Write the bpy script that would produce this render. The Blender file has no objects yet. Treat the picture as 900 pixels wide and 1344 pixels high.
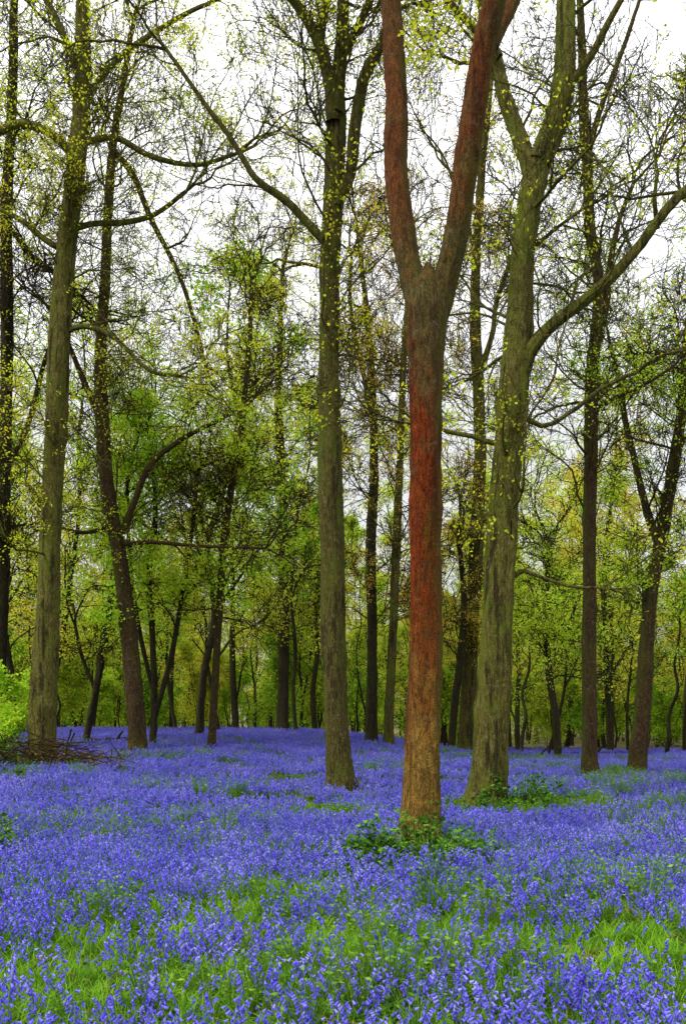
import bpy, math, numpy as np
from mathutils import Vector, noise
F=1200.0; CAMH=1.6; HOR=945.0
scene=bpy.context.scene

# ---------------------------------------------------------------- helpers
def ss(a,b,x):
    t=np.clip((np.asarray(x,float)-a)/(b-a),0,1); return t*t*(3-2*t)
def H(x,y):
    x=np.asarray(x,float); y=np.asarray(y,float)
    t=1-ss(-3,9,x)
    h=0.95*t*ss(10,46,y)-t*ss(52,100,y)*1.0-(1-t)*ss(34,60,y)*0.45
    h=h+0.03*np.sin(x*0.9+1.3)*np.sin(y*0.7)*ss(4,9,y)+0.02*np.sin(x*2.1+y*1.3)
    return h
def norm(v): return v/np.maximum(np.linalg.norm(v,axis=-1,keepdims=True),1e-9)
def solve(px,row):
    d=np.linspace(6,60,3000)
    r=HOR+(CAMH-H((px-450)/F*d,d))/d*F
    k=np.where(r<=row)[0]
    return float(d[k[0]]) if len(k) else 46.0

class Geo:
    def __init__(s): s.v=[];s.q=[];s.m=[];s.n=0
    def add(s,v,q,m):
        v=np.asarray(v,float).reshape(-1,3); q=np.asarray(q,int).reshape(-1,4)
        s.v.append(v); s.q.append(q+s.n); s.m.append(np.full(len(q),m)); s.n+=len(v)
    def mesh(s,name,mats,smooth=True):
        v=np.concatenate(s.v); q=np.concatenate(s.q); m=np.concatenate(s.m)
        me=bpy.data.meshes.new(name)
        me.vertices.add(len(v)); me.vertices.foreach_set('co',v.astype(np.float32).ravel())
        me.loops.add(len(q)*4); me.loops.foreach_set('vertex_index',q.astype(np.int32).ravel())
        me.polygons.add(len(q)); me.polygons.foreach_set('loop_start',np.arange(0,len(q)*4,4,dtype=np.int32))
        for a in mats: me.materials.append(a)
        me.polygons.foreach_set('material_index',m.astype(np.int32))
        me.polygons.foreach_set('use_smooth',np.full(len(q),smooth))
        me.update(calc_edges=True); me.validate()
        return me

def tubes(g,P,R,sides,mat,rmod=None):
    k,n,_=P.shape
    if k==0: return
    T=norm(np.gradient(P,axis=1))
    mean=np.abs(P[:,-1]-P[:,0]); ax=np.argmin(mean,axis=1)
    ref=np.eye(3)[ax][:,None,:]
    n1=norm(np.cross(T,ref)); n2=np.cross(T,n1)
    a=np.linspace(0,2*np.pi,sides,endpoint=False)
    rr=R[:,:,None]*np.ones(sides)
    if rmod is not None: rr=rr*rmod
    V=P[:,:,None,:]+rr[...,None]*(np.cos(a)[None,None,:,None]*n1[:,:,None,:]+np.sin(a)[None,None,:,None]*n2[:,:,None,:])
    idx=np.arange(k*n*sides).reshape(k,n,sides); nx=np.roll(idx,-1,axis=2)
    q=np.stack([idx[:,:-1],nx[:,:-1],nx[:,1:],idx[:,1:]],-1)
    g.add(V,q,mat)

def leaves(g,P,D,L,mat,rng,w=0.33):
    D=norm(D); S=norm(np.cross(D,rng.normal(size=P.shape))); L=L[:,None]
    N=np.cross(D,S)
    V=np.stack([P,P+D*L*.5+S*L*w+N*L*.08,P+D*L,P+D*L*.5-S*L*w+N*L*.08],1)
    g.add(V,np.arange(len(P)*4).reshape(-1,4),mat)

def catmull(pts,step):
    pts=np.asarray(pts,float)
    e=np.vstack([2*pts[0]-pts[1],pts,2*pts[-1]-pts[-2]]); out=[]
    for i in range(1,len(e)-2):
        n=max(2,int(np.linalg.norm(e[i+1,:3]-e[i,:3])/step))
        t=np.linspace(0,1,n,endpoint=False)[:,None]
        a,b,c,d=e[i-1],e[i],e[i+1],e[i+2]
        out.append(.5*((2*b)+(-a+c)*t+(2*a-5*b+4*c-d)*t*t+(-a+3*b-3*c+d)*t**3))
    out.append(pts[-1][None]); o=np.vstack(out); o[:,3]=np.maximum(o[:,3],.004); return o

def growlv(P,D,L,R,n,wig,trop,rng,tip=.2,rmin=.004):
    k=len(P); pts=np.zeros((k,n+1,3)); ds=np.zeros((k,n+1,3)); pts[:,0]=P; ds[:,0]=D
    for i in range(n):
        D=norm(D+rng.normal(0,wig,(k,3))+np.array([0,0,trop])); ds[:,i+1]=D
        pts[:,i+1]=pts[:,i]+D*(L/n)[:,None]
    rad=R[:,None]*np.linspace(1,tip,n+1)[None]
    return pts,ds,np.maximum(rad,rmin)
def kids(pts,ds,rad,L,c,lf,rng,a0=.5,a1=1.1,rf=.6,rmin=.004,t0=.15):
    k,n,_=pts.shape; n-=1
    if k==0 or c==0: return np.zeros((0,3)),np.zeros((0,3)),np.zeros(0),np.zeros(0)
    t=rng.uniform(t0,1,(k,c)); f=t*n; i=np.minimum(f.astype(int),n-1); u=(f-i)[...,None]
    kk=np.arange(k)[:,None]
    P=pts[kk,i]*(1-u)+pts[kk,i+1]*u; Dp=ds[kk,i+1]; r=rad[kk,i]
    perp=norm(np.cross(Dp,rng.normal(size=Dp.shape))); a=rng.uniform(a0,a1,(k,c))[...,None]
    D=Dp*np.cos(a)+perp*np.sin(a)
    LL=L[:,None]*lf*rng.uniform(.6,1.25,(k,c))*(1.2-.6*t)
    return P.reshape(-1,3),D.reshape(-1,3),LL.ravel(),np.maximum(r*rf,rmin).ravel()

def make_tree(g,limbs,rng,n1=20,L1=(2,4),z0=3,z1=99,c=(8,4,3),leaf=.3,tuft=6,lsize=.07,spread=.14,
              rmin=.004,flare=True,crown=True,wig=.21,trop=.04,r1=.04,sides=22,leafz=None,crownL=4.5,nocrown=()):
    S=[]
    for li,l in enumerate(limbs):
        o=catmull(l,.10 if l[0][3]>.12 else .2)
        big=o[0,3]>.07
        ns=sides if big else 8
        a=np.linspace(0,2*np.pi,ns,endpoint=False)
        z=o[:,2:3]; ph=rng.uniform(0,6,6)
        rm=1+.05*np.sin(2*a+ph[0]+z*.8)+.04*np.sin(3*a+ph[1]-z*1.3)+.03*np.sin(5*a+ph[2]+z*2.3)+.03*np.sin(7*a+ph[4]+.5*z)+.026*rng.normal(size=(len(o),ns))
        if li==0 and flare:
            rm=rm+np.exp(-np.maximum(z,0)/.22)*(.30+.22*np.sin(5*a+ph[3]))
        w=o.copy()
        if not big:
            j=np.cumsum(rng.normal(0,.048,(len(o),3)),axis=0); w[:,:3]+=j*np.linspace(0,1,len(o))[:,None]**.6
            if li: w[:,3]*=.85
        else:
            w[:,:3]+=np.cumsum(rng.normal(0,.006,(len(o),3)),axis=0)*np.linspace(0,1,len(o))[:,None]
            for kk in range(max(1,int(len(o)/9))):
                c0=rng.integers(3,max(4,len(o)-1)); rm=rm+rng.uniform(.08,.2)*np.exp(-((np.arange(len(o))-c0)/1.6)**2)[:,None]*np.clip(np.cos(a-rng.uniform(0,6.3)),0,1)**3
        tubes(g,w[None,:,:3],w[None,:,3],ns,0,rm[None])
        S.append(w)
    seg=np.vstack([np.hstack([s[2:-1,:4],norm(np.diff(s[:,:3],axis=0))[2:]]) for s in S if len(s)>3])
    ok=(seg[:,2]>z0)&(seg[:,2]<z1); seg=seg[ok]
    P=[];D=[];L=[];R=[]
    if n1 and len(seg):
        pk=seg[rng.integers(0,len(seg),n1)]
        az=rng.uniform(0,2*np.pi,n1); el=rng.uniform(-.1,.9,n1)
        d=np.stack([np.cos(az)*np.cos(el),np.sin(az)*np.cos(el),np.sin(el)],1)
        P.append(pk[:,:3]);D.append(norm(d+.35*pk[:,4:7]));L.append(rng.uniform(L1[0],L1[1],n1)*np.clip(pk[:,3]/.06,.35,1)); R.append(np.minimum(pk[:,3]*.5,r1)*rng.uniform(.35,1,n1))
    if crown:
        for si,s in enumerate(S):
            if si in nocrown: continue
            e=s[-1]; d=norm(s[-1,:3]-s[-3,:3]); m=3
            P.append(np.repeat(e[None,:3],m,0)); D.append(norm(d+rng.normal(0,.35,(m,3)))); sc=min(1,max(e[3]/.06,.2)); L.append(np.full(m,crownL*sc)*rng.uniform(.7,1.1,m)); R.append(np.full(m,e[3]*.75))
    if not P: return
    P=np.vstack(P);D=np.vstack(D);L=np.concatenate(L);R=np.concatenate(R)
    p1,d1,r1_=growlv(P,D,L,R,12,wig,trop,rng,rmin=rmin*1.2); tubes(g,p1,r1_,6,0)
    P,D,L,R=kids(p1,d1,r1_,L,c[0],.5,rng,rmin=rmin)
    p2,d2,r2=growlv(P,D,L,np.minimum(R,.022),8,wig*1.1,trop*.5,rng,rmin=rmin); tubes(g,p2,r2,4,0)
    P,D,L,R=kids(p2,d2,r2,L,c[1],.5,rng,rmin=rmin)
    p3,d3,r3=growlv(P,D,L,np.minimum(R,.012),5,wig*1.2,.02,rng,rmin=rmin*.85); tubes(g,p3,r3,3,0)
    P,D,L,R=kids(p3,d3,r3,L,c[2],.6,rng,rmin=rmin*.85)
    p4,d4,r4=growlv(P,D,L,np.minimum(R,.008),3,wig,.02,rng,rmin=rmin*.7); tubes(g,p4,r4,3,0)
    E=np.vstack([p4[:,-1],p3[:,-1]]) ; ED=np.vstack([d4[:,-1],d3[:,-1]])
    if leaf>0 and len(E):
        nz=np.sin(E[:,0]*1.3+2)+np.sin(E[:,1]*1.1)+np.sin(E[:,2]*1.2+1)
        pr=leaf*(1+.55*nz)
        if leafz is not None: pr=pr*leafz(E[:,2])
        sel=rng.uniform(size=len(E))<pr
        E=E[sel];ED=ED[sel]
        if len(E):
            P=np.repeat(E,tuft,0)+rng.normal(0,spread*.6,(len(E)*tuft,3)); D=np.repeat(ED,tuft,0)+rng.normal(0,.8,(len(E)*tuft,3))
            leaves(g,P,D,lsize*rng.uniform(.5,1.3,len(P)),1,rng)

# ---------------------------------------------------------------- materials
def mat(name):
    m=bpy.data.materials.new(name); m.use_nodes=True; nt=m.node_tree; nt.nodes.clear()
    return m,nt,nt.nodes,nt.links
def ramp(N,stops,interp='LINEAR'):
    r=N.new('ShaderNodeValToRGB'); cr=r.color_ramp; cr.interpolation=interp
    while len(cr.elements)<len(stops): cr.elements.new(.5)
    for e,(p,c) in zip(cr.elements,stops): e.position=p; e.color=(*c,1)
    return r
def mixc(N,Lk,f,a,b,bt='MIX'):
    m=N.new('ShaderNodeMix'); m.data_type='RGBA'; m.blend_type=bt
    for s,v in ((0,f),(6,a),(7,b)):
        if hasattr(v,'node'): Lk.new(v,m.inputs[s])
        elif isinstance(v,tuple): m.inputs[s].default_value=(*v,1)
        else: m.inputs[s].default_value=v
    return m.outputs[2]
def bark(name,c1,c2,c3,zones=None,patch=.52,streak=(.05,.04,.02),sf=.6,lichen=(.26,.26,.15),lf=.55,moss=(.085,.12,.012),mf=.65,mdir=(-.8,.5,0)):
    m,nt,N,K=mat(name)
    tc=N.new('ShaderNodeTexCoord')
    def noi(scale,zs,det,ro,off=0):
        mp=N.new('ShaderNodeMapping'); mp.inputs['Scale'].default_value=(1,1,zs); mp.inputs['Location'].default_value=(off,off,off); K.new(tc.outputs['Object'],mp.inputs[0])
        n=N.new('ShaderNodeTexNoise'); n.inputs['Scale'].default_value=scale; n.inputs['Detail'].default_value=det; n.inputs['Roughness'].default_value=ro; K.new(mp.outputs[0],n.inputs[0]); return n.outputs[0]
    n1=noi(26,.25,9,.75); n2=noi(2.6,.6,8,.68,3); n3=noi(60,1,4,.65); n4=noi(6.5,.12,6,.65,7); n5=noi(11,.9,8,.78,11); n6=noi(3.5,.3,7,.7,23)
    r1=ramp(N,[(.34,tuple(x*.2 for x in c1)),(.5,c1),(.66,c2)]); K.new(n1,r1.inputs[0])
    r2=ramp(N,[(patch-.05,(0,0,0)),(patch+.08,(1,1,1))]); K.new(n2,r2.inputs[0])
    base=r1.outputs[0]
    if zones:
        sp=N.new('ShaderNodeSeparateXYZ'); K.new(tc.outputs['Object'],sp.inputs[0])
        ad=N.new('ShaderNodeMath'); ad.operation='MULTIPLY_ADD'; K.new(n2,ad.inputs[0]); ad.inputs[1].default_value=7.0; K.new(sp.outputs[2],ad.inputs[2])
        dv=N.new('ShaderNodeMath'); dv.operation='MULTIPLY_ADD'; K.new(ad.outputs[0],dv.inputs[0]); dv.inputs[1].default_value=1/11; dv.inputs[2].default_value=-3.5/11
        rz=ramp(N,zones); K.new(dv.outputs[0],rz.inputs[0])
        rv=ramp(N,[(.34,(.22,.22,.22)),(.5,(.95,.95,.95)),(.66,(1.9,1.8,1.6))]); K.new(n1,rv.inputs[0])
        base=mixc(N,K,1.0,rz.outputs[0],rv.outputs[0],'MULTIPLY')
    f=N.new('ShaderNodeMath'); f.operation='MULTIPLY'; K.new(r2.outputs[0],f.inputs[0]); f.inputs[1].default_value=.75 if not zones else .5
    col=mixc(N,K,f.outputs[0],base,c3)
    ge=N.new('ShaderNodeNewGeometry'); dt=N.new('ShaderNodeVectorMath'); dt.operation='DOT_PRODUCT'; K.new(ge.outputs['Normal'],dt.inputs[0]); dt.inputs[1].default_value=mdir
    am=N.new('ShaderNodeMath'); am.operation='MULTIPLY_ADD'; K.new(n6,am.inputs[0]); am.inputs[1].default_value=4; K.new(dt.outputs['Value'],am.inputs[2])
    rm=ramp(N,[(.0,(0,0,0)),(1,(mf,mf,mf))]); mr=N.new('ShaderNodeMapRange'); mr.inputs[1].default_value=2.0; mr.inputs[2].default_value=2.9; K.new(am.outputs[0],mr.inputs[0]); K.new(mr.outputs[0],rm.inputs[0])
    col=mixc(N,K,rm.outputs[0],col,moss)
    r4=ramp(N,[(.53,(0,0,0)),(.62,(sf,sf,sf))]); K.new(n4,r4.inputs[0])
    col=mixc(N,K,r4.outputs[0],col,streak)
    r5=ramp(N,[(.58,(0,0,0)),(.63,(lf,lf,lf))]); K.new(n5,r5.inputs[0])
    col=mixc(N,K,r5.outputs[0],col,lichen)
    r3=ramp(N,[(.35,(.35,.35,.35)),(.6,(1.2,1.2,1.2))]); K.new(n3,r3.inputs[0])
    col=mixc(N,K,1.0,col,r3.outputs[0],'MULTIPLY')
    b=N.new('ShaderNodeBsdfPrincipled'); K.new(col,b.inputs['Base Color']); b.inputs['Roughness'].default_value=.9; b.inputs['Specular IOR Level'].default_value=.08
    hs=N.new('ShaderNodeMath'); hs.operation='MULTIPLY_ADD'; K.new(n4,hs.inputs[0]); hs.inputs[1].default_value=-1.2; K.new(n1,hs.inputs[2])
    bp=N.new('ShaderNodeBump'); bp.inputs['Strength'].default_value=1; bp.inputs['Distance'].default_value=.09; K.new(hs.outputs[0],bp.inputs['Height']); K.new(bp.outputs[0],b.inputs['Normal'])
    o=N.new('ShaderNodeOutputMaterial'); K.new(b.outputs[0],o.inputs[0]); return m
def leafmat(name,cols,trans=.4,inst=False,nscale=.35):
    m,nt,N,K=mat(name)
    ge=N.new('ShaderNodeNewGeometry'); nz=N.new('ShaderNodeTexNoise'); nz.inputs['Scale'].default_value=nscale; nz.inputs['Detail'].default_value=3; K.new(ge.outputs['Position'],nz.inputs[0])
    ad=N.new('ShaderNodeMath'); ad.operation='MULTIPLY_ADD'; K.new(ge.outputs['Random Per Island'],ad.inputs[0]); ad.inputs[1].default_value=.55
    nn=N.new('ShaderNodeMath'); nn.operation='MULTIPLY_ADD'; K.new(nz.outputs[0],nn.inputs[0]); nn.inputs[1].default_value=1.3; nn.inputs[2].default_value=-.42
    K.new(nn.outputs[0],ad.inputs[2]); fac=ad.outputs[0]
    if inst:
        oi=N.new('ShaderNodeObjectInfo'); a2=N.new('ShaderNodeMath'); a2.operation='MULTIPLY_ADD'; K.new(oi.outputs['Random'],a2.inputs[0]); a2.inputs[1].default_value=.6; a3=N.new('ShaderNodeMath'); a3.operation='SUBTRACT'; K.new(fac,a3.inputs[0]); a3.inputs[1].default_value=.3; K.new(a3.outputs[0],a2.inputs[2]); fac=a2.outputs[0]
    n=len(cols); r=ramp(N,[(i/(n-1),c) for i,c in enumerate(cols)]); K.new(fac,r.inputs[0])
    d=N.new('ShaderNodeBsdfDiffuse'); t=N.new('ShaderNodeBsdfTranslucent'); K.new(r.outputs[0],d.inputs[0]); K.new(r.outputs[0],t.inputs[0])
    mx=N.new('ShaderNodeMixShader'); mx.inputs[0].default_value=trans; K.new(d.outputs[0],mx.inputs[1]); K.new(t.outputs[0],mx.inputs[2])
    o=N.new('ShaderNodeOutputMaterial'); K.new(mx.outputs[0],o.inputs[0]); return m

RED=(.21,.040,.006)
bark_red=bark('bark_red_algae',(.3,.12,.04),(.4,.2,.08),(.12,.085,.022),zones=[(0,(.29,.175,.035)),(.10,(.26,.135,.028)),(.19,(.22,.08,.015)),(.27,RED),(.45,(.20,.034,.006)),(.52,(.15,.052,.015)),(.58,(.125,.09,.03)),(.64,(.10,.085,.025)),(.70,(.13,.07,.02)),(.78,(.155,.046,.012)),(1,(.14,.055,.016))],patch=.55,streak=(.045,.02,.01),sf=.55,lichen=(.22,.18,.11),lf=.5,moss=(.10,.105,.014),mf=.65,mdir=(.9,.2,0))
bark_olive=bark('bark_olive',(.10,.08,.022),(.21,.175,.05),(.105,.125,.014),streak=(.025,.018,.009),sf=.8)
bark_green=bark('bark_green',(.135,.115,.028),(.27,.235,.062),(.14,.17,.018),streak=(.028,.02,.01),sf=.85,moss=(.14,.18,.014))
bark_brown=bark('bark_brown',(.07,.043,.02),(.14,.08,.034),(.08,.07,.016))
bark_dark=bark('bark_dark',(.034,.026,.015),(.075,.056,.03),(.05,.05,.014),patch=.55,lf=.25)
leaf_yel=leafmat('leaf_yellow_green',[(.26,.38,.02),(.50,.60,.03),(.68,.68,.04),(.6,.46,.05)],.5)
leaf_lime=leafmat('leaf_lime',[(.22,.44,.025),(.42,.68,.04),(.60,.76,.05),(.66,.7,.06)],.5)
leaf_bg=leafmat('leaf_background',[(.14,.32,.02),(.38,.58,.04),(.60,.68,.05),(.68,.58,.06),(.56,.36,.08)],.5,inst=True,nscale=.12)
leaf_sh=leafmat('leaf_shrub',[(.07,.19,.02),(.24,.44,.03),(.46,.62,.045),(.64,.62,.06)],.5,inst=True,nscale=.12)
leaf_brz=leafmat('leaf_bronze',[(.55,.52,.05),(.66,.52,.06),(.64,.40,.07),(.5,.26,.06)],.5)
ivy_m=leafmat('ivy_leaf',[(.015,.05,.008),(.035,.10,.012),(.08,.20,.02),(.24,.42,.05)],.2,nscale=3)
bell_m=leafmat('bluebell_petal',[(.095,.075,.55),(.155,.125,.76),(.23,.19,.84),(.44,.39,.91)],.35,nscale=1.2)
stem_m=leafmat('bluebell_stem_leaf',[(.04,.12,.012),(.09,.21,.02),(.17,.34,.035)],.3,nscale=1.5)
grass_m=leafmat('grass_blade',[(.05,.15,.012),(.14,.32,.02),(.29,.50,.04)],.35,nscale=1.5)
sprig_m=leafmat('sprig_leaf',[(.05,.16,.02),(.12,.26,.03),(.24,.40,.05)],.35,nscale=2)
dead_m=leafmat('dead_leaf',[(.08,.045,.02),(.17,.10,.045),(.22,.14,.07)],.1,nscale=3)

m_ground,nt,N,K=mat('woodland_floor')
ge=N.new('ShaderNodeNewGeometry'); n1=N.new('ShaderNodeTexNoise'); n1.inputs['Scale'].default_value=.9; n1.inputs['Detail'].default_value=8; K.new(ge.outputs['Position'],n1.inputs[0])
n2=N.new('ShaderNodeTexNoise'); n2.inputs['Scale'].default_value=22; n2.inputs['Detail'].default_value=6; K.new(ge.outputs['Position'],n2.inputs[0])
ra=ramp(N,[(.35,(.035,.08,.014)),(.5,(.05,.09,.018)),(.62,(.075,.055,.028))]); K.new(n1.outputs[0],ra.inputs[0])
rb=ramp(N,[(.3,(.4,.4,.4)),(.7,(1.7,1.6,1.5))]); K.new(n2.outputs[0],rb.inputs[0])
near=mixc(N,K,1.0,ra.outputs[0],rb.outputs[0],'MULTIPLY')
rc=ramp(N,[(.35,(.07,.10,.022)),(.55,(.11,.085,.04)),(.7,(.16,.11,.06))]); K.new(n1.outputs[0],rc.inputs[0])
far=mixc(N,K,1.0,rc.outputs[0],rb.outputs[0],'MULTIPLY')
sp=N.new('ShaderNodeSeparateXYZ'); K.new(ge.outputs['Position'],sp.inputs[0])
mr=N.new('ShaderNodeMapRange'); mr.inputs[1].default_value=36; mr.inputs[2].default_value=50; K.new(sp.outputs[1],mr.inputs[0])
col=mixc(N,K,mr.outputs[0],near,far)
b=N.new('ShaderNodeBsdfPrincipled'); b.inputs['Roughness'].default_value=1; b.inputs['Specular IOR Level'].default_value=.1; K.new(col,b.inputs['Base Color'])
bp=N.new('ShaderNodeBump'); bp.inputs['Distance'].default_value=.05; K.new(n2.outputs[0],bp.inputs['Height']); K.new(bp.outputs[0],b.inputs['Normal'])
o=N.new('ShaderNodeOutputMaterial'); K.new(b.outputs[0],o.inputs[0])

def obj(name,me,loc=(0,0,0),parent=None):
    o=bpy.data.objects.new(name,me); o.location=loc; scene.collection.objects.link(o)
    if parent: o.parent=parent
    return o

# ---------------------------------------------------------------- ground
xs=np.unique(np.concatenate([np.linspace(-30,30,161),np.sign(np.linspace(-1,1,41))*np.abs(np.linspace(-1,1,41))**2*400]))
ys=np.unique(np.concatenate([np.linspace(-15,70,220),np.linspace(70,160,40),np.linspace(160,700,20)]))
X,Y=np.meshgrid(xs,ys); Z=H(X,Y)
g=Geo(); idx=np.arange(X.size).reshape(X.shape)
g.add(np.stack([X,Y,Z],-1),np.stack([idx[:-1,:-1],idx[:-1,1:],idx[1:,1:],idx[1:,:-1]],-1),0)
obj('ground',g.mesh('ground',[m_ground]))

# ---------------------------------------------------------------- trees
TR=[]
def tree(name,limbs,seed,bk,lf,**kw):
    ox,oy=limbs[0][0][0],limbs[0][0][1]
    d=kw.pop('d',None) or solve(ox,oy); s=d/F
    rng=np.random.default_rng(seed); M=[]
    for li,l in enumerate(limbs):
        a=[]
        dy=rng.uniform(-.25,.25)
        for i,p in enumerate(l):
            off=p[3] if len(p)>3 else (0 if li==0 else dy*i*.5)
            a.append(((p[0]-ox)*s,off,(oy-p[1])*s,p[2]*s/2))
        M.append(np.array(a))
    M[0]=np.vstack([M[0][0]+np.array([0,0,-.25,M[0][0][3]*.1]),M[0]])
    for k in ('z0','z1'):
        if k in kw: kw[k]=(oy-kw[k])*s
    g=Geo(); make_tree(g,M,rng,rmin=kw.pop('rmin',max(.004,.00036*d)),**kw)
    X=(ox-450)*s; TR.append((X,d,M[0][1][3]))
    return obj(name,g.mesh(name,[bk,lf]),(X,d,float(H(X,d))))

tree('oak_tree',[
 [(551,1112,48),(554,1000,45),(557,850,43),(558,700,42),(561,540,42),(562,450,44),(562,405,48),(563,372,28),(563,350,6)],
 [(556,430,30),(547,385,33),(536,330,31),(528,270,31),(522,200,33),(524,130,32),(524,60,30),(522,0,29),(518,-80,27),(510,-200,22)],
 [(568,430,32),(582,375,33),(596,320,33),(607,250,32),(616,180,31),(626,110,29),(640,50,27),(652,0,25),(662,-80,22),(690,-200,18)],
 [(645,60,18),(662,20,18),(680,-20,16),(705,-90,13)],
],1,bark_red,leaf_yel,n1=5,z0=20,z1=-200,leaf=.35,c=(7,5,3),d=11.4,sides=36,crownL=3,nocrown=(0,))
tree('oak_tree',[
 [(447,1036,35),(441,950,33),(438,850,32),(436,750,31),(433,650,31),(431,550,29),(430,450,27),(431,340,26),(436,260,26),(438,190,25),(439,130,20),(440,90,8)],
 [(437,160,18),(432,110,16),(418,60,14),(395,20,12),(365,-10,10),(320,-60,7)],
 [(440,150,20),(445,90,18),(449,20,17),(447,-50,14),(440,-150,10)],
 [(443,270,14),(460,230,15),(465,180,15),(478,115,14),(498,82,12),(515,30,10),(530,-40,8)],
 [(424,315,11),(402,290,10),(375,262,9),(335,232,8),(300,175,7),(255,115,6),(215,60,5)],
 [(450,70,12),(470,30,10),(490,-20,8)],
 [(432,110,12),(420,60,11),(428,0,10),(420,-80,8)],
],2,bark_olive,leaf_yel,n1=44,z0=600,z1=-60,leaf=.22,L1=(1.6,4.4),nocrown=(0,))
tree('oak_tree',[
 [(636,1060,48),(640,1000,42),(645,900,41),(652,800,40),(659,700,39),(667,600,36),(673,520,38),(680,440,35),(685,360,32),(692,290,32),(703,222,34),(712,195,22),(714,180,6)],
 [(652,1062,26),(655,980,22),(661,880,18),(664,790,14),(668,700,10)],
 [(700,235,24),(688,190,20),(668,130,18),(657,75,15),(645,20,13),(630,-60,10)],
 [(706,215,30),(726,165,29),(740,110,27),(744,40,25),(746,-40,22),(752,-150,16)],
 [(684,490,22),(694,462,20),(722,432,16),(765,402,15),(795,378,14),(825,345,13),(858,300,12),(905,255,10)],
 [(676,540,10),(710,560,8),(760,545,7),(820,512,6),(870,490,5)],
 [(655,75,11),(630,45,10),(600,15,9),(570,-20,7)],
 [(740,120,12),(772,80,10),(800,30,8),(830,-20,6)],
 [(668,585,10),(640,580,9),(600,572,7),(560,560,5)],
 [(668,760,9),(690,745,7),(730,755,5),(780,768,4)],
 [(862,300,8),(856,260,6),(862,215,5)],
],3,bark_green,leaf_yel,n1=44,z0=720,z1=-60,leaf=.15,L1=(1.6,4.2),sides=36,nocrown=(0,1))
tree('oak_tree',[
 [(54,1005,36),(58,900,33),(63,780,29),(68,650,27),(73,520,27),(79,410,27),(88,310,26),(98,230,24),(104,150,22),(106,60,19),(104,-20,16),(100,-120,13)],
 [(86,330,8),(60,315,8),(30,290,7),(0,275,6),(-40,255,5)],
 [(96,300,8),(125,290,7),(160,285,7),(200,270,6),(240,235,5)],
 [(100,210,11),(70,180,11),(30,170,11),(0,185,10),(-50,200,8)],
 [(102,190,9),(150,180,8),(200,205,7),(260,215,6),(310,200,5)],
 [(106,100,10),(85,50,9),(60,0,8)],
 [(106,140,9),(140,90,8),(180,50,7),(240,10,6),(300,-20,5)],
 [(80,440,7),(110,430,7),(150,445,6),(200,490,5),(240,500,4)],
],4,bark_green,leaf_yel,n1=54,z0=740,z1=-60,leaf=.38,L1=(2,4.8),tuft=8)
tree('ash_tree',[
 [(181,990,24),(177,920,22),(168,820,21),(156,720,20),(143,650,18),(136,570,17),(134,490,16),(138,400,14),(143,300,12),(148,210,10),(160,120,8),(175,30,6)],
 [(160,700,9),(175,660,8),(195,610,7),(235,575,6),(290,545,5),(330,520,4)],
 [(136,560,8),(110,500,7),(85,440,5),(60,400,4)],
 [(150,200,8),(175,230,8),(200,290,7),(235,360,6),(255,420,5),(270,480,4)],
 [(145,690,6),(110,700,5),(60,690,4),(10,695,3)],
 [(158,715,6),(200,712,5),(270,718,4),(350,722,3)],
],5,bark_brown,leaf_yel,n1=44,z0=760,z1=20,leaf=.2,L1=(1.8,4.4))
tree('young_ash_tree',[
 [(277,985,11),(282,900,10),(287,810,10),(293,720,9),(304,640,9),(314,580,8),(320,520,7),(326,440,6),(327,370,4)],
 [(292,740,4),(275,750,3),(262,730,3)],[(288,860,4),(310,835,3),(330,828,2)],
],6,bark_brown,leaf_yel,n1=34,z0=820,z1=380,leaf=.6,L1=(1.2,3.2))
tree('oak_tree',[
 [(370,962,16),(372,880,15),(372,780,14),(372,680,12),(368,600,11),(366,520,9),(369,440,7),(372,360,5)],
],7,bark_dark,leaf_yel,n1=40,z0=840,z1=330,leaf=.6,L1=(2,4.4),lsize=.09)
tree('oak_tree',[
 [(487,976,16),(488,900,14),(488,800,13),(487,700,13),(492,620,12),(490,520,10),(486,430,8),(478,350,6),(470,280,4)],
 [(490,560,7),(475,480,6),(460,400,5),(462,330,4)],
],8,bark_dark,leaf_brz,n1=40,z0=840,z1=300,leaf=.42,L1=(2,4.4))
tree('oak_tree',[
 [(509,982,13),(512,900,12),(517,800,11),(522,700,11),(527,600,9),(530,500,8),(535,400,6),(540,320,4)],
],9,bark_olive,leaf_brz,n1=32,z0=820,z1=320,leaf=.45,L1=(1.5,4))
tree('oak_tree',[
 [(612,990,21),(615,900,20),(620,800,19),(626,700,17),(630,600,16),(628,520,15),(624,430,14),(626,340,12),(632,250,10),(640,160,8),(650,80,6)],
 [(626,500,8),(645,440,7),(650,400,6),(670,340,5),(690,280,4)],
 [(628,350,6),(610,280,5),(590,220,4)],
],10,bark_olive,leaf_brz,n1=44,z0=780,z1=60,leaf=.28,L1=(1.8,4.4))
tree('ash_tree',[
 [(773,1024,20),(773,940,18),(772,820,18),(773,700,17),(775,600,17),(777,500,17),(783,420,15),(784,370,14),(772,300,14),(768,220,13),(763,130,12),(760,50,10),(755,-50,8)],
 [(780,470,9),(795,400,9),(800,350,8),(812,290,6),(830,240,5)],
 [(768,220,8),(785,150,7),(815,70,6),(840,0,5)],
 [(775,540,7),(810,520,6),(850,500,5),(890,470,4)],
],11,bark_brown,leaf_lime,n1=48,z0=720,z1=0,leaf=.5,L1=(1.6,4.4),leafz=lambda z: np.clip((12.5-z)/4,.05,1))
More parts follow.
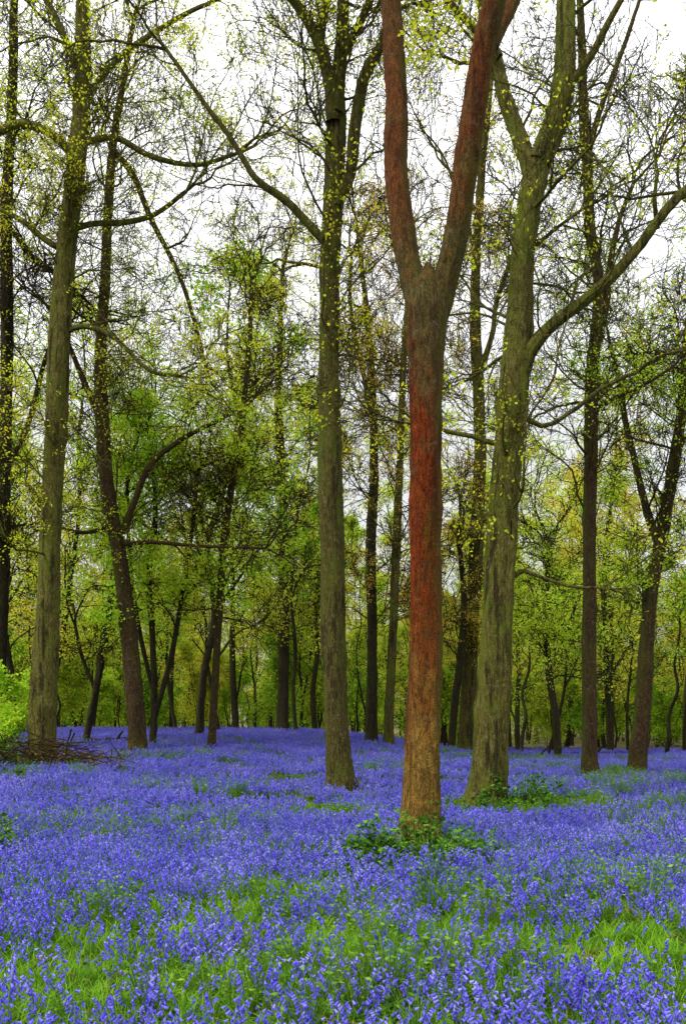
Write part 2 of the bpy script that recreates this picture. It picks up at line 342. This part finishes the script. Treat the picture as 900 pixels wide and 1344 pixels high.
tree('ash_tree',[
 [(835,1018,24),(842,930,20),(848,850,19),(855,770,18),(868,700,16),(880,630,15),(890,560,13),(896,480,12),(905,400,10),(915,300,8)],
 [(862,710,11),(850,670,10),(838,610,9),(826,550,8),(818,490,6),(810,440,4)],
 [(885,600,6),(905,560,5),(930,530,4)],
],12,bark_brown,leaf_lime,n1=40,z0=800,z1=300,leaf=.65,L1=(1.5,4))
tree('oak_tree',[
 [(-6,990,20),(0,860,18),(5,740,17),(8,600,17),(12,480,16),(12,360,15),(14,250,14),(20,130,12),(24,20,10),(26,-60,8)],
 [(8,620,8),(35,560,7),(55,480,6),(70,440,5)],
 [(14,300,7),(45,340,7),(68,355,7)],
],13,bark_dark,leaf_yel,n1=50,z0=820,z1=-20,leaf=.45,L1=(2,4.5))
tree('young_ash_tree',[[(112,985,9),(125,920,9),(138,850,9),(148,780,8),(158,700,6),(175,620,4)],[(126,915,5),(108,870,5),(100,830,4)]],14,bark_dark,leaf_yel,n1=18,z0=880,z1=620,leaf=.6,L1=(1,2.5),d=34)
tree('young_ash_tree',[[(592,982,10),(596,920,10),(603,860,9),(608,780,8),(600,700,6)]],15,bark_dark,leaf_brz,n1=18,z0=860,z1=640,leaf=.5,L1=(1,2.5),d=38)
tree('young_ash_tree',[[(732,1000,10),(728,940,10),(720,880,9),(716,800,7),(722,720,5)]],16,bark_dark,leaf_lime,n1=24,z0=900,z1=640,leaf=.7,L1=(1.2,3),d=36)
tree('hazel_tree',[
 [(200,968,9),(203,900,9),(200,820,8),(196,740,7),(205,660,6),(200,590,5),(195,540,4)],
 [(202,930,7),(225,850,7),(240,770,6),(255,680,5),(262,610,4)],[(203,900,6),(180,800,6),(168,700,5),(165,600,4)]],17,bark_dark,leaf_lime,n1=48,z0=840,z1=530,leaf=.7,tuft=9,L1=(1.8,3.6),d=31,lsize=.11,spread=.22,c=(6,4,3),rmin=.006)

# ---------------------------------------------------------------- scatter
def collection(name,meshes):
    c=bpy.data.collections.new(name)
    for i,me in enumerate(meshes):
        o=bpy.data.objects.new('%s_%02d'%(name,i),me); c.objects.link(o)
    return c
def scatter(name,P,rot,scl,idx,coll):
    me=bpy.data.meshes.new(name); me.vertices.add(len(P)); me.vertices.foreach_set('co',np.asarray(P,np.float32).ravel())
    a=me.attributes.new('rot','FLOAT_VECTOR','POINT'); a.data.foreach_set('vector',np.asarray(rot,np.float32).ravel())
    a=me.attributes.new('scl','FLOAT','POINT'); a.data.foreach_set('value',np.asarray(scl,np.float32))
    a=me.attributes.new('vidx','INT','POINT'); a.data.foreach_set('value',np.asarray(idx,np.int32))
    o=obj(name,me)
    ng=bpy.data.node_groups.new(name+'_gn','GeometryNodeTree')
    ng.interface.new_socket('Geometry',in_out='INPUT',socket_type='NodeSocketGeometry'); ng.interface.new_socket('Geometry',in_out='OUTPUT',socket_type='NodeSocketGeometry')
    n=ng.nodes; l=ng.links
    gi=n.new('NodeGroupInput'); go=n.new('NodeGroupOutput'); ip=n.new('GeometryNodeInstanceOnPoints'); ci=n.new('GeometryNodeCollectionInfo')
    ci.inputs['Collection'].default_value=coll; ci.inputs['Separate Children'].default_value=True; ci.inputs['Reset Children'].default_value=True
    def at(nm,t):
        x=n.new('GeometryNodeInputNamedAttribute'); x.data_type=t; x.inputs['Name'].default_value=nm
        return [s for s in x.outputs if s.enabled and s.name=='Attribute'][0]
    l.new(gi.outputs[0],ip.inputs['Points']); l.new(ci.outputs[0],ip.inputs['Instance']); ip.inputs['Pick Instance'].default_value=True
    l.new(at('vidx','INT'),ip.inputs['Instance Index']); l.new(at('rot','FLOAT_VECTOR'),ip.inputs['Rotation']); l.new(at('scl','FLOAT'),ip.inputs['Scale'])
    l.new(ip.outputs[0],go.inputs[0])
    md=o.modifiers.new('scatter','NODES'); md.node_group=ng
    return o

rng=np.random.default_rng(77)
bgm=[]
for i in range(7):
    g=Geo(); hgt=rng.uniform(12,18); r0=rng.uniform(.10,.22)
    n=8; z=np.linspace(-.3,hgt,n); xy=np.cumsum(rng.normal(0,.28,(n,2)),0); xy-=xy[0]
    l0=np.column_stack([xy,z,np.linspace(r0,.03,n)])
    limbs=[l0]
    for k in range(3):
        j=rng.integers(2,6); az=rng.uniform(0,6.3); q=np.arange(4)
        limbs.append(np.column_stack([l0[j,0]+np.cos(az)*q*.8,l0[j,1]+np.sin(az)*q*.8,l0[j,2]+q*1.3,np.linspace(l0[j,3]*.6,.02,4)]))
    make_tree(g,limbs,rng,n1=32,L1=(2,4.5),z0=3.0,c=(5,4,2),leaf=.5,tuft=5,lsize=.15,spread=.3,rmin=.011,sides=10,crownL=3)
    bgm.append(g.mesh('background_tree_mesh',[bark_dark,leaf_bg]))
def rejection(n,f,mind):
    pts=[]
    tries=0
    while len(pts)<n and tries<n*60:
        tries+=1; p=f()
        if all((p[0]-q[0])**2+(p[1]-q[1])**2>mind**2 for q in pts): pts.append(p)
    return np.array(pts)
def fbg():
    y=38+88*rng.uniform()**.95; return (rng.uniform(-1,1)*(.42*y+12),y)
p=rejection(180,fbg,3.1); k=len(p)
scatter('background_trees',np.column_stack([p,H(p[:,0],p[:,1])-.05]),np.column_stack([rng.normal(0,.05,(k,2)),rng.uniform(0,6.3,k)]),rng.uniform(.7,1.2,k),rng.integers(0,7,k),collection('bg_tree_src',bgm))
pm=[]
for i in range(5):
    g=Geo(); hgt=rng.uniform(7,12); n=8; z=np.linspace(-.3,hgt,n); xy=np.cumsum(rng.normal(0,.18,(n,2)),0); xy-=xy[0]
    make_tree(g,[np.column_stack([xy,z,np.linspace(rng.uniform(.06,.12),.02,n)])],rng,n1=12,L1=(2,3.5),z0=2.0,c=(4,3,2),leaf=.5,tuft=4,lsize=.13,spread=.25,rmin=.010,sides=8,crownL=2)
    pm.append(g.mesh('sapling_mesh',[bark_dark,leaf_bg]))
def fpo():
    y=40+70*rng.uniform()**.9; return (rng.uniform(-1,1)*(.42*y+8),y)
p=rejection(190,fpo,1.2); k=len(p)
scatter('background_saplings',np.column_stack([p,H(p[:,0],p[:,1])-.05]),np.column_stack([rng.normal(0,.07,(k,2)),rng.uniform(0,6.3,k)]),rng.uniform(.7,1.2,k),rng.integers(0,5,k),collection('sapling_src',pm))

shm=[]
for i in range(5):
    g=Geo(); limbs=[]
    for s_ in range(5):
        az=rng.uniform(0,6.3); q=np.arange(5)/4.; sp_=rng.uniform(.4,1.4); hh=rng.uniform(3,5)
        limbs.append(np.column_stack([np.cos(az)*q*sp_,np.sin(az)*q*sp_,-.1+q*hh,np.linspace(.035,.012,5)]))
    make_tree(g,limbs,rng,n1=30,L1=(2.4,4.4),z0=.5,c=(5,4,2),leaf=.65,tuft=6,lsize=.14,spread=.3,rmin=.008,sides=6,flare=False,crownL=2.,r1=.02)
    shm.append(g.mesh('shrub_mesh',[bark_dark,leaf_sh]))
def fsh():
    y=50+90*rng.uniform()**.75; return (rng.uniform(-1,1)*(.42*y+10),y)
p=rejection(175,fsh,3.0); k=len(p)
scatter('understory_shrubs',np.column_stack([p,H(p[:,0],p[:,1])-.05]),np.column_stack([np.zeros((k,2)),rng.uniform(0,6.3,k)]),rng.uniform(.7,1.3,k)*(1+.35*ss(85,110,p[:,1])),rng.integers(0,5,k),collection('shrub_src',shm))

# ---------------------------------------------------------------- bluebells
def plant(g,rng,x0=0,y0=0,lod=0,sc=1.):
    h=rng.uniform(.20,.34)*sc; az=rng.uniform(0,6.28); lean=rng.uniform(.02,.07)
    q=np.linspace(0,1,6); u=np.array([math.cos(az),math.sin(az)])
    off=lean*q**2+.05*np.clip(q-.7,0,1)**1.2*4*.5
    z=h*(q-.10*np.clip(q-.8,0,1)*5*.6)
    st=np.column_stack([x0+u[0]*off,y0+u[1]*off,z])
    tubes(g,st[None],np.linspace(.004,.0025,6)[None]*(1 if lod==0 else 1.2),3,1)
    nb=rng.integers(6,11) if lod==0 else 7
    for k in range(nb):
        t=.5+.5*(k+.5)/nb; f=t*5; i=min(int(f),4); p=st[i]*(1-(f-i))+st[i+1]*(f-i)
        a=az+rng.normal(0,1.0); o=np.array([math.cos(a),math.sin(a),0.])
        d=norm(o*rng.uniform(.5,1.1)+np.array([0,0,-.7])); L=rng.uniform(.019,.028)*(1 if lod==0 else 1.3)
        p0=p+o*.006
        if lod==0:
            P=np.stack([p0,p0+d*L*.25,p0+d*L*.8,p0+d*L]); R=np.array([.002,.0052,.0055,.0095])
            tubes(g,P[None],R[None],5,0)
        else:
            P=np.stack([p0,p0+d*L*.4,p0+d*L]); tubes(g,P[None],np.array([[.003,.009,.012]]),3,0)
    for k in range(4 if lod==0 else 2):
        a=rng.uniform(0,6.28); L=rng.uniform(.14,.26)*sc; n=4 if lod==0 else 3; q=np.linspace(0,1,n+1)
        o=np.array([math.cos(a),math.sin(a)]); s=np.array([-o[1],o[0],0])
        rr=L*(.15*q+.55*q**2); zz=L*(.9*q-.45*q**2.2); c=np.column_stack([x0+o[0]*rr,y0+o[1]*rr,zz]); w=.0065*np.array([.8,1.1,1,.7,.05])[:n+1] if n==4 else .009*np.array([.8,1.1,.9,.05])
        V=np.stack([c-s*w[:,None],c+s*w[:,None]],1); ii=np.arange((n+1)*2).reshape(-1,2)
        g.add(V,np.stack([ii[:-1,0],ii[:-1,1],ii[1:,1],ii[1:,0]],-1),1)
b0=[];b1=[]
for i in range(10):
    g=Geo(); plant(g,rng,lod=0); b0.append(g.mesh('bluebell_mesh',[bell_m,stem_m]))
for i in range(8):
    g=Geo()
    for k in range(22):
        a=rng.uniform(0,6.28); r=.48*math.sqrt(rng.uniform()); plant(g,rng,r*math.cos(a),r*math.sin(a),1,rng.uniform(.8,1.1))
    b1.append(g.mesh('bluebell_patch_mesh',[bell_m,stem_m]))
def fn(P,s,o=0): return np.array([noise.noise(Vector((a*s+o,b_*s,o*.7))) for a,b_ in P])
IVY=[(.80,10.15,.85,.75),(3.1,15.6,1.1,.8)]
def clear(P,m=0.):
    k=np.ones(len(P),bool)
    for (a,b_,rx,ry) in IVY: k&=((P[:,0]-a)/(rx*.95+m))**2+((P[:,1]-b_)/(ry*.95+m))**2>1
    for (a,b_,r) in TR: k&=((P[:,0]-a)/(r*1.25+m))**2+((P[:,1]-b_+r)/(r*2.2+m))**2>1
    return k
def green(P):
    x,y=P[:,0],P[:,1]
    band=np.exp(-((y-5.6-.3*np.sin(x*1.1))/.75)**2)*.95+np.exp(-((y-7.2)/1.1)**2)*.36
    return np.clip(band+.7*fn(P,.8,3)+.8*fn(P,2.4,9),0,1)
def cand(n,y0,y1,mg):
    y=rng.uniform(y0,y1,n*2); x=rng.uniform(-1,1,n*2)*(.375*y1+mg); k=np.abs(x)<.375*y+mg
    return np.column_stack([x,y])[k][:n]
P=cand(26000,3.2,13.5,2.5); gr=green(P); keep=rng.uniform(size=len(P))<(1-.92*gr)*(.87+.35*fn(P,1.4,5)); keep&=clear(P); P=P[keep]; k=len(P)
scatter('bluebell_flowers',np.column_stack([P,H(P[:,0],P[:,1])-.01]),np.column_stack([rng.normal(0,.1,(k,2)),rng.uniform(0,6.3,k)]),rng.uniform(.6,1.15,k),rng.integers(0,10,k),collection('bluebell_src',b0))
P=cand(9800,12.8,62,7); lim=np.where(P[:,0]<4,49,41)+3*fn(P,.2,1); patch2=(P[:,0]>9)&(P[:,1]>44)&(fn(P,.25,6)>-.1)
gr=fn(P,.5,4)+.6*fn(P,1.7,2); keep=((P[:,1]<lim)|patch2)&(rng.uniform(size=len(P))<np.clip(1.0-.9*np.clip(gr-.02,0,1)*2,0.12,1)); keep&=clear(P,.25); P=P[keep];k=len(P)
scatter('bluebell_carpet',np.column_stack([P,H(P[:,0],P[:,1])-.01]),np.column_stack([rng.normal(0,.02,(k,2)),rng.uniform(0,6.3,k)]),rng.uniform(.75,1.1,k),rng.integers(0,8,k),collection('bluebell_patch_src',b1))

gm=[]
for i in range(6):
    g=Geo()
    for k in range(34):
        a=rng.uniform(0,6.28); L=rng.uniform(.07,.24); o=np.array([math.cos(a),math.sin(a)]); s=np.array([-o[1],o[0],0]); r0=rng.uniform(0,.09); b_=rng.uniform(0,6.28)
        q=np.linspace(0,1,5); rr=L*rng.uniform(.2,.9)*q**2; zz=L*(q-.3*q**2); c=np.column_stack([r0*math.cos(b_)+o[0]*rr,r0*math.sin(b_)+o[1]*rr,zz]); w=.003*np.array([1,1,.85,.6,.05])
        V=np.stack([c-s*w[:,None],c+s*w[:,None]],1); ii=np.arange(10).reshape(-1,2); g.add(V,np.stack([ii[:-1,0],ii[:-1,1],ii[1:,1],ii[1:,0]],-1),0)
    gm.append(g.mesh('grass_mesh',[grass_m]))
P=cand(17000,3.2,16,2.5); gr=green(P); keep=rng.uniform(size=len(P))<(.28+.75*gr)*np.where(P[:,1]>9,.6,1); keep&=clear(P); P=P[keep];k=len(P)
scatter('grass',np.column_stack([P,H(P[:,0],P[:,1])-.01]),np.column_stack([rng.normal(0,.1,(k,2)),rng.uniform(0,6.3,k)]),rng.uniform(.5,1.15,k),rng.integers(0,6,k),collection('grass_src',gm))
sm=[]
for i in range(4):
    g=Geo(); n=50; a=rng.uniform(0,6.28,n); r=.15*np.sqrt(rng.uniform(size=n)); z=rng.uniform(.1,.30,n)
    Pp=np.column_stack([r*np.cos(a),r*np.sin(a),z]); leaves(g,Pp,np.column_stack([np.cos(a),np.sin(a),rng.uniform(-.2,.5,n)]),rng.uniform(.02,.045,n),0,rng,.25)
    tubes(g,np.stack([Pp*np.array([.1,.1,0]),Pp*.6,Pp],1),np.full((n,3),.0018),3,0)
    sm.append(g.mesh('sprig_mesh',[sprig_m]))
P=cand(3600,4.5,34,3); keep=(fn(P,.35,12)+.5*fn(P,1.1,8))>.12; P=P[keep];k=len(P)
scatter('green_sprigs',np.column_stack([P,H(P[:,0],P[:,1])]),np.column_stack([np.zeros((k,2)),rng.uniform(0,6.3,k)]),rng.uniform(.6,1.4,k),rng.integers(0,4,k),collection('sprig_src',sm))
dm=[]
for i in range(3):
    g=Geo(); n=14; Pp=np.column_stack([rng.normal(0,.15,(n,2)),rng.uniform(.01,.06,n)]); leaves(g,Pp,np.column_stack([rng.normal(size=(n,2)),rng.normal(0,.2,n)]),rng.uniform(.03,.06,n),0,rng,.35)
    tubes(g,np.array([[[-.2,0,.02],[0,.03,.05],[.2,-.02,.03]]]),np.full((1,3),.004),4,0)
    dm.append(g.mesh('leaf_litter_mesh',[dead_m]))
P=cand(600,3.5,12,2.5); k=len(P)
scatter('leaf_litter',np.column_stack([P,H(P[:,0],P[:,1])]),np.column_stack([np.zeros((k,2)),rng.uniform(0,6.3,k)]),rng.uniform(.7,1.2,k),rng.integers(0,3,k),collection('leaf_litter_src',dm))

# ---------------------------------------------------------------- ivy / bramble patches
def ivy(name,cx,cy,rx,ry,h,n,seed,ls=.075):
    r_=np.random.default_rng(seed); g=Geo()
    a=r_.uniform(0,6.28,n); r=r_.uniform(size=n)**.6*(1+.3*np.sin(3*a+seed)+.2*np.sin(7*a))
    x=r*np.cos(a)*rx; y=r*np.sin(a)*ry; zt=h*np.clip(1.1-r**1.5,0.2,1)*(.75+.6*np.sin(x*9)*np.sin(y*7+1)); z=zt*r_.uniform(.1,1.2,n)+.04
    P=np.column_stack([x,y,z]); z0=H(cx+x,cy+y)-H(cx,cy); P[:,2]+=z0
    D=norm(np.column_stack([np.cos(a)+r_.normal(0,.7,n),np.sin(a)+r_.normal(0,.7,n),r_.normal(0,.5,n)])); Nn=norm(np.array([0,0,1.])+r_.normal(0,.7,(n,3))); S=norm(np.cross(D,Nn)); L=(ls*r_.uniform(.5,1.3,n))[:,None]
    for (u,v,uu,vv,tu,tv) in ((.35,.32,.35,-.32,1.,0.),(.1,.05,.45,.2,.35,.62),(.1,-.05,.45,-.2,.35,-.62)):
        V=np.stack([P,P+D*L*u+S*L*v,P+D*L*tu+S*L*tv,P+D*L*uu+S*L*vv],1); g.add(V,np.arange(n*4).reshape(-1,4),0)
    m_=n//10; b_=P[:m_]; base=b_*np.array([.5,.5,0]); base[:,2]=z0[:m_]-.02; tubes(g,np.stack([base,(b_+base)/2+[0,0,.04],b_],1),np.full((m_,3),.003),3,1)
    return obj(name,g.mesh(name,[ivy_m,bark_dark]),(cx,cy,float(H(cx,cy))))
ivy('ivy_patch',.80,9.9,1.15,1.15,.44,3200,1,.065)
ivy('ivy_patch',3.1,15.6,1.2,.8,.5,1800,2)
ivy('holly_bush',-9.3,23.2,1.6,1.0,.9,2600,3,.09)
ivy('bramble_patch',-4.1,10.6,.5,.4,.35,600,4)

g=Geo(); r_=np.random.default_rng(9); limbs=[]
for s_ in range(7):
    az=r_.uniform(0,6.3); q=np.arange(5)/4.; sp_=r_.uniform(.3,1.0); hh=r_.uniform(1.2,2.4)
    limbs.append(np.column_stack([np.cos(az)*q*sp_,np.sin(az)*q*sp_,-.1+q*hh,np.linspace(.02,.006,5)]))
make_tree(g,limbs,r_,n1=30,L1=(1.5,2.6),z0=.4,c=(5,4,2),leaf=.5,tuft=7,lsize=.09,spread=.16,rmin=.004,sides=6,flare=False,crownL=1.5)
x_,y_=-9.6,25.5; obj('elder_bush',g.mesh('elder_bush',[bark_dark,leaf_lime]),(x_,y_,float(H(x_,y_))))

g=Geo(); r_=np.random.default_rng(5); n=190
P=np.column_stack([r_.normal(0,.9,n),r_.normal(0,.6,n),r_.uniform(0.1,.85,n)]); P[:,2]*=np.exp(-(P[:,0]/1.5)**2)
D=norm(np.column_stack([r_.normal(0,1,n),r_.normal(0,.6,n),r_.normal(.05,.32,n)])); L=r_.uniform(.5,1.9,n)
p1,d1,rr=growlv(P-D*(L/2)[:,None],D,L,r_.uniform(.007,.03,n),6,.08,0,r_); p1[...,2]=np.maximum(p1[...,2],.0); tubes(g,p1,rr,5,0)
nn=500; PP=np.column_stack([r_.normal(0,1.1,nn),r_.normal(0,.7,nn),r_.uniform(.02,.5,nn)]); leaves(g,PP,r_.normal(size=(nn,3)),r_.uniform(.05,.1,nn),1,r_)
x_,y_=-7.6,23.6; obj('brushwood_pile',g.mesh('brushwood_pile',[bark_brown,dead_m]),(x_,y_,float(H(x_,y_))))
def log(name,a,b_,r,seed):
    r_=np.random.default_rng(seed); g=Geo(); a=np.array([*a,0.]);b_=np.array([*b_,0.]); n=14; q=np.linspace(0,1,n)[:,None]
    P=a*(1-q)+b_*q; c=(a+b_)/2; P[:,2]=H(P[:,0],P[:,1])+r*.7; P=P+np.vstack([np.zeros(3),r_.normal(0,r*.08,(n-2,3)),np.zeros(3)])
    c[2]=H(c[0],c[1]); P=P-c; R=np.linspace(r,r*.75,n); R[0]=R[-1]=.005; P[0]=P[1]+(P[1]-P[2])*.02; P[-1]=P[-2]+(P[-2]-P[-3])*.02
    tubes(g,P[None],R[None],14,0,(1+.06*r_.normal(size=(1,n,14)))); 
    s=P[5]; tubes(g,np.stack([s,s+[.1,.0,r*1.6],s+[.25,-.1,r*2.6]])[None],np.array([[r*.4,r*.3,r*.2]]),7,0)
    return obj(name,g.mesh(name,[bark_dark,bark_dark]),tuple(c))
log('fallen_log',(-5.6,12.3),(-4.2,11.6),.13,1)
log('fallen_log',(6.3,35.5),(9.5,34.2),.16,2)
log('fallen_log',(9.5,39),(13.5,41),.18,3)
log('fallen_log',(-9.5,33),(-6.5,35),.15,4)

# ---------------------------------------------------------------- light, sky, camera
D=Vector((-.7,-.45,.9)).normalized()
sun=bpy.data.lights.new('sun','SUN'); sun.energy=3.2; sun.angle=math.radians(10); sun.color=(1,.95,.82)
so=bpy.data.objects.new('sun',sun); so.rotation_euler=D.to_track_quat('Z','Y').to_euler(); so.location=(-10,-10,30); scene.collection.objects.link(so)
w=bpy.data.worlds.new('World'); scene.world=w; w.use_nodes=True; nt=w.node_tree; N=nt.nodes; K=nt.links; N.clear()
sky=N.new('ShaderNodeTexSky'); sky.sky_type='NISHITA'; sky.sun_disc=False; sky.sun_elevation=math.asin(D.z); sky.sun_rotation=math.atan2(D.x,D.y); sky.dust_density=3
tc=N.new('ShaderNodeTexCoord'); sp=N.new('ShaderNodeSeparateXYZ'); K.new(tc.outputs['Generated'],sp.inputs[0])
rz=ramp(N,[(0,(.88,.9,.92)),(.25,(.96,.97,.98)),(.6,(1,1,1)),(1,(1,1,1))]); K.new(sp.outputs[2],rz.inputs[0])
gz=N.new('ShaderNodeMapRange'); gz.inputs[1].default_value=.3; gz.inputs[2].default_value=1; gz.inputs[3].default_value=10.5; gz.inputs[4].default_value=34; K.new(sp.outputs[2],gz.inputs[0])
nz=N.new('ShaderNodeTexNoise'); nz.inputs['Scale'].default_value=2.5; nz.inputs['Detail'].default_value=6; K.new(tc.outputs['Generated'],nz.inputs[0])
nr=ramp(N,[(.3,(.92,.93,.95)),(.7,(1.05,1.05,1.05))]); K.new(nz.outputs[0],nr.inputs[0])
c1=mixc(N,K,1.0,rz.outputs[0],nr.outputs[0],'MULTIPLY')
vm=N.new('ShaderNodeVectorMath'); vm.operation='SCALE'; K.new(c1,vm.inputs[0]); K.new(gz.outputs[0],vm.inputs['Scale'])
cc=mixc(N,K,.9,sky.outputs[0],vm.outputs[0])
bg=N.new('ShaderNodeBackground'); bg.inputs[1].default_value=.1; K.new(cc,bg.inputs[0]); o=N.new('ShaderNodeOutputWorld'); K.new(bg.outputs[0],o.inputs[0])

cam=bpy.data.cameras.new('camera'); cam.sensor_width=36; cam.lens=36*F/1344; cam.shift_y=(HOR-672)/1344; cam.clip_end=2000
co=bpy.data.objects.new('camera',cam); co.location=(0,0,CAMH); co.rotation_euler=(math.radians(90),0,0); scene.collection.objects.link(co); scene.camera=co
scene.view_settings.view_transform='Standard'; scene.view_settings.look='None'; scene.view_settings.exposure=0
